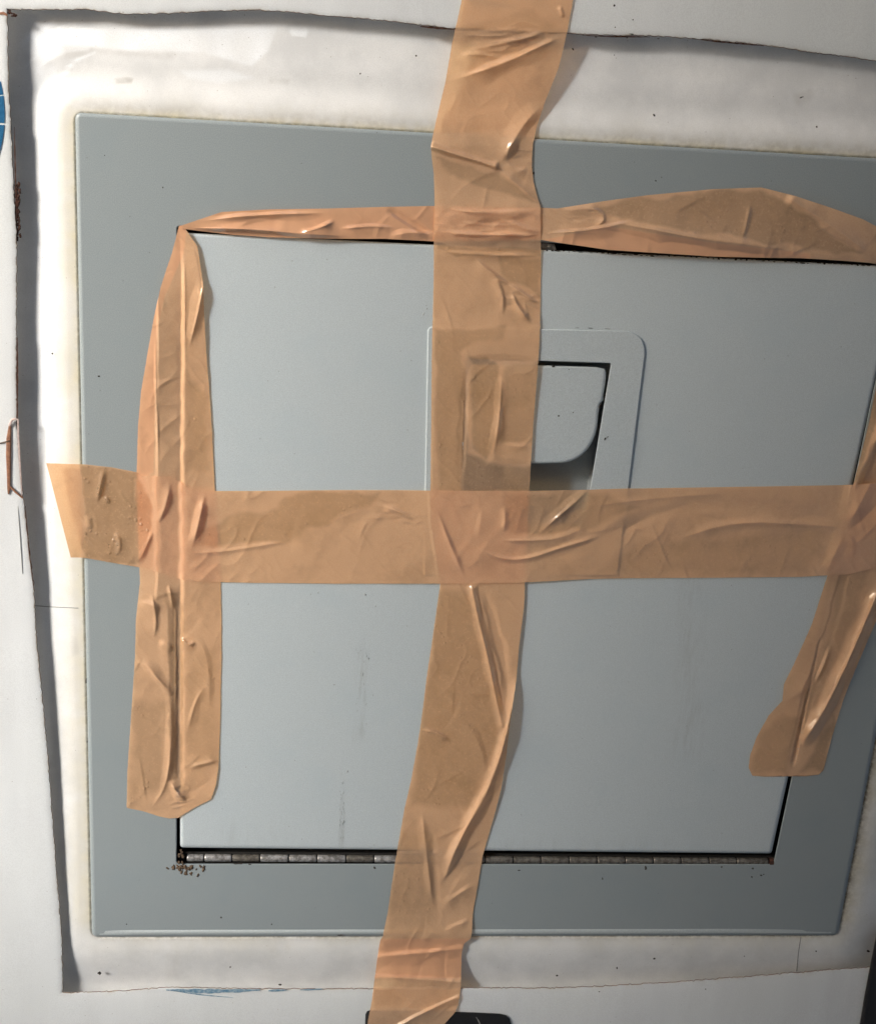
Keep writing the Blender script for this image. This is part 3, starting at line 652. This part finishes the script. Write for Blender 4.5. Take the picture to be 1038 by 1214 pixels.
CW = [([(166, 440), (182, 430), (184, 560), (166, 560)], 6, .3), ([(222, 440), (246, 470), (250, 560), (222, 560)], 12, .6), ([(160, 830), (200, 830), (196, 940), (152, 955)], 18, .6), ([(196, 700), (216, 700), (217, 935), (206, 935), (200, 800)], 4, .6), ([(222, 770), (258, 770), (256, 900), (222, 930)], 18, .5)]
tape('left vertical strip of brown tape, pinched at its top, ending above the hinge', CK, CC, CW, extra=gapfold, dbl=[[(210, 262), (222, 262), (218, 300), (196, 350), (186, 390), (182, 560), (160, 570), (158, 450), (175, 370)]])

# top strip, twisted and standing off the door's upper edge
DK = [(214, 267.5, 2.0, 215, 271, 1.8), (242, 258, 2.8, 249, 275, 1.4), (263, 251, 3.2, 275, 278, 1.3), (319, 248, 3.0, 319, 281, 1.6), (388, 247, 2.4, 388, 283, 2.6), (457, 245, 1.0, 457, 283, 2.4), (514, 244, .4, 514, 286, 1.2), (575, 244, .3, 575, 285, .8),
      (640, 246, .3, 640, 284, 1.6), (660, 247, .3, 665, 288, 2.4), (717, 238, .3, 720, 296, 3.2), (769, 231, .3, 781, 300, 3.4), (845, 224, .4, 845, 304, 3.2), (902, 222, 1.0, 905, 305.5, 2.8), (942, 232, 2.2, 950, 306, 2.4), (990, 248, 2.8, 1000, 309, 2.0), (1023, 260, 2.8, 1031, 311.5, 1.8), (1038, 268, 2.4, 1040, 313, 1.6), (1070, 290, 1.5, 1070, 322, 1.2)]
DC = [([(222, 270), (300, 271), (353, 277), (420, 280)], 2.2, 9, 5, S), ([(235, 262), (300, 255), (388, 253)], 1.2, 6, 10, S), ([(353, 277), (378, 271), (398, 261)], 1.8, 5, 9, S), ([(400, 272), (440, 268), (470, 272)], 1.0, 5, 6, S),
      ([(457, 246), (480, 260), (498, 271), (514, 276)], -1.6, 10, 6, S), ([(460, 280), (492, 274), (512, 280)], 1.2, 6, 6, S),
      ([(645, 277), (700, 273), (752, 263)], 1.4, 5, 8, S), ([(718, 262), (760, 270), (840, 284), (900, 291), (960, 300)], 2.0, 46, 14, dict(p=1., taper=.25)),
      ([(664, 250), (690, 248), (712, 243)], .8, 6, 6, S), ([(700, 248), (712, 252), (716, 262), (704, 268)], .7, 4, 6, S), ([(889, 240), (886, 262), (879, 284)], .7, 6, 8, S), ([(930, 232), (970, 258), (1005, 282), (1026, 298)], 1.0, 24, 12, dict(p=1., taper=.1))]
DW = [([(700, 252), (742, 236), (902, 224), (1020, 300), (900, 286), (800, 272), (735, 262)], 6, .75), ([(660, 252), (690, 248), (700, 258), (668, 262)], 8, .2)]
tape('top strip of brown tape, twisted and gaping along the upper edge of the grey door', DK, DC, DW, n_across=56, dbl=[[(210, 262), (300, 240), (516, 238), (516, 292), (210, 280)], [(645, 284), (720, 268), (840, 287), (960, 300), (960, 310), (640, 300)]])

# right vertical strip
EK = [(1052, 380, .5, 1128, 390, .5), (1040, 450, .6, 1114, 460, .4), (1030, 500, .6, 1110, 510, .4), (1020, 540, .8, 1104, 550, .4), (1011, 575, 1.0, 1096, 585, .4), (1002, 615, 1.0, 1080, 630, .4), (992, 650, .6, 1062, 675, .4), (978, 690, .4, 1052, 700, .5), (962, 740, .4, 1038, 737, .6), (941, 787, .4, 1019, 781, .5),
      (929, 811, 1.0, 1005, 815, .4), (927, 831, 1.0, 1000, 828, .3), (911, 848, .5, 993, 850, .3), (897, 873, .4, 986, 873, .3), (889, 895, .4, 980, 896, .3), (887, 910, .4, 976, 913, .3), (892, 921, .4, 970, 919, .3), (912, 921, .4, 950, 921, .3), (926, 919, .4, 938, 918, .3)]
EC = [([(1052, 470), (1036, 535), (1018, 563), (1006, 600)], 2.4, 8, 26, S), ([(1048, 545), (1032, 575), (1022, 600)], -1.4, 8, 10, S), ([(1040, 520), (1010, 620), (998, 700), (972, 780), (950, 850), (938, 912)], -2.0, 12, 9, dict(p=1., taper=.05)), ([(1045, 690), (1018, 755), (994, 808), (972, 850), (947, 886)], 2.8, 11, 17, dict(p=1., taper=.12)),
      ([(927, 831), (950, 822), (968, 806), (980, 780), (984, 750)], 1.2, 8, 5, S), ([(900, 880), (915, 895), (938, 888)], .6, 8, 8, S)]
tape('right vertical strip of brown tape running down over the door gap with a rolled ridge', EK, EC, wets=[([(1000, 640), (985, 740), (960, 830), (950, 870), (1010, 740), (1040, 640)], 9, .5), ([(1000, 380), (1036, 380), (1040, 500), (1020, 552), (990, 600)], 4, 1.0), ([(890, 915), (900, 870), (930, 845), (950, 850), (936, 915)], 10, .5), ([(950, 915), (985, 850), (990, 870), (975, 915)], 8, .9)], n_across=60)

# long centre strip
AK = [(553, -40, 1.3, 688, -40, 1.3), (547, 0, 1.3, 679, 0, 1.3), (541, 28, 1.3, 673, 32, 1.3), (536, 49, 1.1, 671, 42, 1.4), (528, 96, .2, 662, 80, 0.6), (519, 133, -.3, 647, 117, -.6), (513, 160, .2, 636, 150, -.8), (510.5, 173, 1.4, 631, 173, .6), (512, 190, .9, 630, 197, .5), (514, 205, .4, 632, 215, .5), (514.5, 225, .6, 637, 235, .5), (515, 247, 1.4, 640, 243, 1.2), (514, 275, 2.0, 640.5, 275, 2.2),
      (514, 297, .8, 641, 297, .7), (514, 320, .3, 641, 320, .3), (513, 370, .3, 640, 370, .3), (512, 400, 1.5, 639.5, 400, 1.5), (511.5, 440, 1.5, 637, 440, 1.5), (511, 500, 1.4, 632, 500, 1.3), (510, 582, 1.5, 627, 582, 1.4), (512, 620, 1.5, 625.5, 620, 1.4), (518, 660, 1.4, 624, 660, 1.5), (522, 690, .4, 622, 690, 1.0), (518, 718, .35, 621, 718, 1.2), (511, 767, .3, 615, 767, 1.2), (506, 800, .3, 612, 805, 1.2), (500, 848, .4, 604, 860, 1.5),
      (495, 882, .4, 600, 895, 1.6), (487, 926, .3, 594, 935, 1.4), (479, 960, .3, 587, 962, 1.0), (469, 1018, .3, 572, 1015, .6), (459, 1084, .4, 560, 1084, .4), (455, 1103, 1.6, 559, 1108, 1.6), (454, 1110, 1.4, 558, 1113, 1.4), (451, 1114, .4, 550, 1119, .6), (449, 1124, -.8, 547, 1130, -.6), (446, 1145, -.6, 546.5, 1148, -.6), (443, 1168, 1.0, 546, 1172, 1.0), (440, 1191, 1.5, 543, 1192, 1.5), (437, 1205, 2.6, 538, 1202, 2.4), (434, 1225, 3.0, 520, 1222, 2.8), (433, 1235, 3.0, 505, 1238, 2.8)]
AC = [([(528, 97), (560, 88), (600, 74), (645, 53), (671, 41)], 1.6, 8, 22, S), ([(568, 56), (590, 52), (640, 42)], .8, 5, 6, S), ([(600, 50), (616, 46), (648, 37)], 1.0, 4, 4, S), ([(560, 38), (600, 36), (625, 30)], .7, 6, 6, S), ([(540, 70), (560, 62), (580, 64)], .6, 6, 6, S), ([(662, 5), (668, 22)], .8, 4, 6, S),
      ([(509, 173), (540, 183), (590, 198)], 2.0, 10, 5, dict(p=1., taper=.03)), ([(590, 198), (605, 172), (622, 145), (644, 122)], 1.6, 22, 10, S), ([(590, 199), (612, 218), (641, 242)], 1.2, 10, 8, S), ([(598, 190), (612, 204), (628, 200)], .8, 5, 6, S),
      ([(530, 246), (560, 252), (600, 253), (641, 249)], 1.3, 5, 7, S), ([(515, 272), (560, 279), (600, 278), (641, 280)], 1.6, 5, 6, S), ([(515, 297), (560, 301), (600, 302), (641, 303)], 1.0, 4, 6, S), ([(600, 262), (620, 270), (640, 274)], .8, 4, 5, S),
      ([(562, 305), (580, 322), (602, 338)], 1.3, 6, 7, S), ([(602, 336), (622, 350), (640, 362)], .9, 5, 8, S), ([(585, 325), (596, 352), (594, 378)], .8, 5, 5, S), ([(605, 345), (618, 372), (632, 386)], .9, 5, 5, S), ([(612, 360), (628, 378)], .7, 4, 4, S),
      ([(548, 425), (600, 426), (641, 428)], -.9, 6, 6, S), ([(553, 430), (549, 500), (545, 580)], -.9, 6, 10, S), ([(594, 440), (592, 500), (582, 545)], 1.3, 14, 8, S), ([(596, 528), (628, 530)], .7, 6, 6, S), ([(585, 548), (610, 551), (630, 550)], -.6, 8, 8, S),
      ([(558, 692), (566, 730), (577, 775), (588, 830), (596, 865)], 1.6, 9, 10, dict(p=1.2, taper=.04)), ([(572, 694), (586, 740), (598, 790), (603, 835)], -1.6, 12, 9, S), ([(616, 790), (602, 865), (588, 915), (566, 960), (542, 1000), (524, 1048)], 2.2, 12, 14, dict(p=1.2, taper=.15)),
      ([(522, 1055), (545, 1024), (575, 996)], -1.6, 6, 8, S), ([(498, 864), (515, 868), (535, 880)], 1.1, 6, 7, S), ([(500, 850), (530, 845), (560, 865), (575, 900), (572, 930)], .6, 8, 8, S), ([(500, 960), (505, 1010), (512, 1070)], .8, 14, 10, G), ([(513, 985), (516, 1040), (519, 1085)], -.9, 8, 8, G), ([(520, 1078), (545, 1058), (566, 1048)], .9, 6, 6, S),
      ([(448, 1135), (500, 1130), (547, 1125)], 1.0, 5, 6, T0), ([(445, 1158), (490, 1161), (546, 1165)], 1.3, 6, 6, T0), ([(470, 1218), (505, 1200), (543, 1182)], 1.3, 5, 5, T0), ([(525, 1105), (535, 1100), (558, 1090)], .7, 4, 4, S)]
AW = [([(514, 385), (560, 392), (600, 386), (596, 400), (560, 410), (548, 424), (552, 520), (548, 580), (516, 578)], 7, .65), ([(556, 428), (592, 430), (590, 520), (575, 548), (560, 530)], 6, .8), ([(600, 430), (638, 430), (634, 525), (596, 525)], 6, .5),
      ([(545, 535), (580, 552), (630, 552), (628, 580), (545, 580)], 7, .9), ([(540, 30), (630, 12), (668, 40), (530, 96)], 8, .4), ([(590, 305), (640, 305), (640, 355), (600, 330)], 5, .7), ([(520, 700), (556, 700), (594, 865), (560, 955), (485, 955), (506, 800)], 14, .75), ([(475, 985), (515, 985), (515, 1100), (460, 1100)], 20, .5), ([(515, 290), (640, 294), (640, 303), (515, 299)], 3, .6), ([(512, 184), (590, 204), (636, 240), (600, 232), (540, 212)], 6, .6)]
tape('long centre strip of brown tape running top to bottom over the handle', AK, AC, AW, n_across=96, dbl=[[(440, 1113), (560, 1113), (550, 1160), (440, 1160)]])

# middle horizontal strip, on top of the others
BK = [(55, 549, 2.2, 84, 661, 2.2), (80, 550, 1.4, 92, 661, 1.4), (100, 550.5, .8, 102, 661.5, .8), (132, 554, .6, 132, 667, .6), (163, 560, .8, 162, 672, .8), (168, 564, 1.2, 172, 674, .9), (200, 566, 1.0, 195, 681, .8), (214, 571, .5, 213, 686.5, .5), (222, 578, 1.3, 226, 689, 1.2), (252, 582, .9, 252, 690, .9), (300, 582, .5, 300, 691, .5), (400, 581, .5, 400, 692, .5),
      (470, 581, .6, 470, 692, .6), (508, 581.5, 1.7, 514, 692, .9), (560, 582, 2.0, 565, 692, 1.4), (627, 582, 1.9, 624, 690.5, 1.6), (700, 580.5, 1.7, 700, 686.5, .7), (745, 579, 1.6, 745, 685.5, .5), (762, 579, .8, 762, 685.5, .5), (850, 577.5, .5, 850, 685, .5), (950, 576, .5, 950, 684, .5), (1000, 575, .7, 975, 682.5, .7), (1016, 574.5, 2.6, 1005, 681, .9), (1038, 573, 2.4, 1038, 673, 1.0), (1075, 571, 1, 1075, 668, 1)]
BC = [([(167, 563), (176, 595), (183, 625)], -1.4, 7, 9, dict(p=1., taper=.05)), ([(201, 566), (196, 600), (183, 627)], 1.1, 8, 8, S), ([(183, 625), (172, 650), (160, 672)], 1.1, 7, 8, S), ([(195, 635), (205, 660), (213, 684)], -1.0, 8, 8, S),
      ([(243, 582), (236, 620), (226, 652)], 1.2, 10, 10, S), ([(221, 655), (260, 655), (340, 642)], .5, 5, 8, G),
      ([(125, 553), (120, 575), (114, 598)], .9, 5, 5, S), ([(84+20, 610), (108, 630)], .5, 5, 5, S), ([(135, 630), (142, 640), (140, 660)], .8, 7, 6, S), ([(124, 588), (130, 596)], .5, 6, 6, S),
      ([(452, 600), (472, 606), (494, 620)], .6, 7, 7, S), ([(515, 598), (532, 640), (553, 690)], .9, 5, 8, S), ([(516, 600), (545, 608), (570, 600)], -.6, 8, 8, S), ([(600, 600), (598, 632)], .8, 6, 6, S), ([(572, 600), (566, 640)], .6, 7, 6, S),
      ([(702, 574), (680, 596), (634, 636)], 1.0, 14, 9, S), ([(590, 640), (620, 641), (660, 640), (700, 622)], .9, 7, 7, S), ([(566, 648), (590, 662), (622, 664), (662, 650), (720, 634)], 1.1, 10, 9, G),
      ([(640, 670), (720, 640), (780, 606), (850, 596), (930, 606), (1000, 617)], -.9, 18, 20, G), ([(800, 640), (870, 618), (960, 622), (1003, 626)], .8, 14, 16, G), ([(700, 600), (780, 590), (860, 585)], .4, 14, 10, G),
      ([(1038, 560), (1018, 600), (1001, 628)], .8, 12, 16, S), ([(1045, 590), (1025, 615), (1003, 630)], -.8, 12, 12, S), ([(1001, 630), (990, 655), (977, 684)], .7, 10, 16, S), ([(1003, 632), (1012, 645), (1008, 665)], .4, 5, 5, S)]
BW = [([(100, 552), (165, 560), (182, 625), (162, 670), (102, 660)], 4, .95), ([(230, 652), (300, 646), (360, 634), (400, 612), (440, 598), (452, 583), (340, 588), (330, 600), (270, 612), (238, 630)], 7, .75), ([(600, 585), (700, 582), (760, 600), (690, 625), (640, 632), (606, 630)], 8, .55), ([(760, 640), (980, 630), (960, 680), (700, 683)], 14, .45)]
tape('middle horizontal strip of brown tape with a slanting torn left end', BK, BC, BW, n_across=84, extra=lambda X, Y: gapfold(X, np.minimum(Y, 680))*.35*sstep(X, 160, 175)*sstep(-X, -262, -245))

# ------------------------------------------------------------------ torn scrap at the left edge, black things at the rim
scr = empty('tape_scrap', (0, 0, 0)); tag(scr, 'thin torn brown scrap of tape curled on the left edge of the white sheet', 'tape scrap')
def ribbon(name, pts, mat, parent):
    """pts: (x, y, h, width)"""
    p = np.array(pts, float); t = np.linspace(0, len(p)-1, (len(p)-1)*8+1)
    C = np.stack([np.interp(t, np.arange(len(p)), p[:, i]) for i in range(4)], 1)
    d = np.gradient(C[:, :2], axis=0); d /= np.linalg.norm(d, axis=1)[:, None]; nn = np.stack([-d[:, 1], d[:, 0]], 1)
    A = np.stack([P(C[:, 0]+nn[:, 0]*C[:, 3]*k/2, C[:, 1]+nn[:, 1]*C[:, 3]*k/2, C[:, 2]+z) for k, z in ((-1, -.15), (-.95, .1), (-.3, .35), (.4, .15), (.95, .3), (1, 0))], 1)
    return link(name, grid_mesh(name, A), parent, [mat])
ribbon('torn_strip', [(12, 503, 1.4, 3), (10.5, 520, 1.6, 6), (10, 540, 1.8, 6), (10.5, 560, 1.6, 5), (10.5, 580, 1.5, 4), (10, 586, 1.3, 1.5)], M['scrap'], scr)
ribbon('curled_end', [(11, 505, 1.6, 3), (14, 498, 2.2, 3), (18, 496.5, 2.2, 2.5), (22, 498, 2, 2)], M['scrap_pale'], scr)
ribbon('pale_edge', [(21.5, 497, 1.9, 2.2), (22, 520, 1.7, 2.6), (23.5, 545, 1.5, 2.6), (25, 570, 1.3, 2), (26, 588, 1.2, 1.2)], M['scrap_pale'], scr)
ribbon('torn_strip', [(11, 576, 1.6, 2), (18, 583, 1.7, 2.4), (27, 590.5, 1.3, 2)], M['scrap'], scr)
ribbon('loose_thread', [(-6, 526.5, 1.3, 1), (2, 525, 1.5, 1.2), (11, 522.5, 2.2, 1.2)], M['soil'], scr)

bh = [(433, 1203), (435, 1199), (440, 1197.5), (500, 1198.5), (560, 1200.5), (592, 1202), (600, 1204), (604, 1208), (606, 1216), (607, 1275), (431, 1275)]
pc2 = np.array([520., 1240.]); bp = np.array(bh, float)
sh2 = lambda k: bp+(pc2-bp)/np.linalg.norm(pc2-bp, axis=1)[:, None]*k
me = loops_mesh('black_fitting', [(bp, .2), (bp, 1.6), (sh2(1), 2.0), (sh2(3), 2.2)], True, cap_last=True)
bhk = tag(link('black_fitting', me, None, [M['black']]), 'black rounded plastic part at the bottom edge, partly under the centre tape', 'fitting')
# thin scratch on it
slab('scratch', streak([(564, 1206), (568, 1212), (570, 1222)], 1.4), 2.15, 2.3, M['grey_scuff'], bhk)
bar = [(1039, 1104), (1036, 1120), (1030, 1150), (1024, 1182), (1018, 1220), (1008, 1290), (1110, 1290), (1130, 1104)]
pc2 = np.array([1075., 1200.]); bp = np.array(bar, float)
me = loops_mesh('black_post', [(bp, -11), (bp, 2.0), (sh2(2), 3.2), (sh2(5), 3.6)], True, cap_last=True)
tag(link('black_post', me, None, [M['black']]), 'black upright edge strip in the bottom right corner beside the white sheet', 'edge strip')
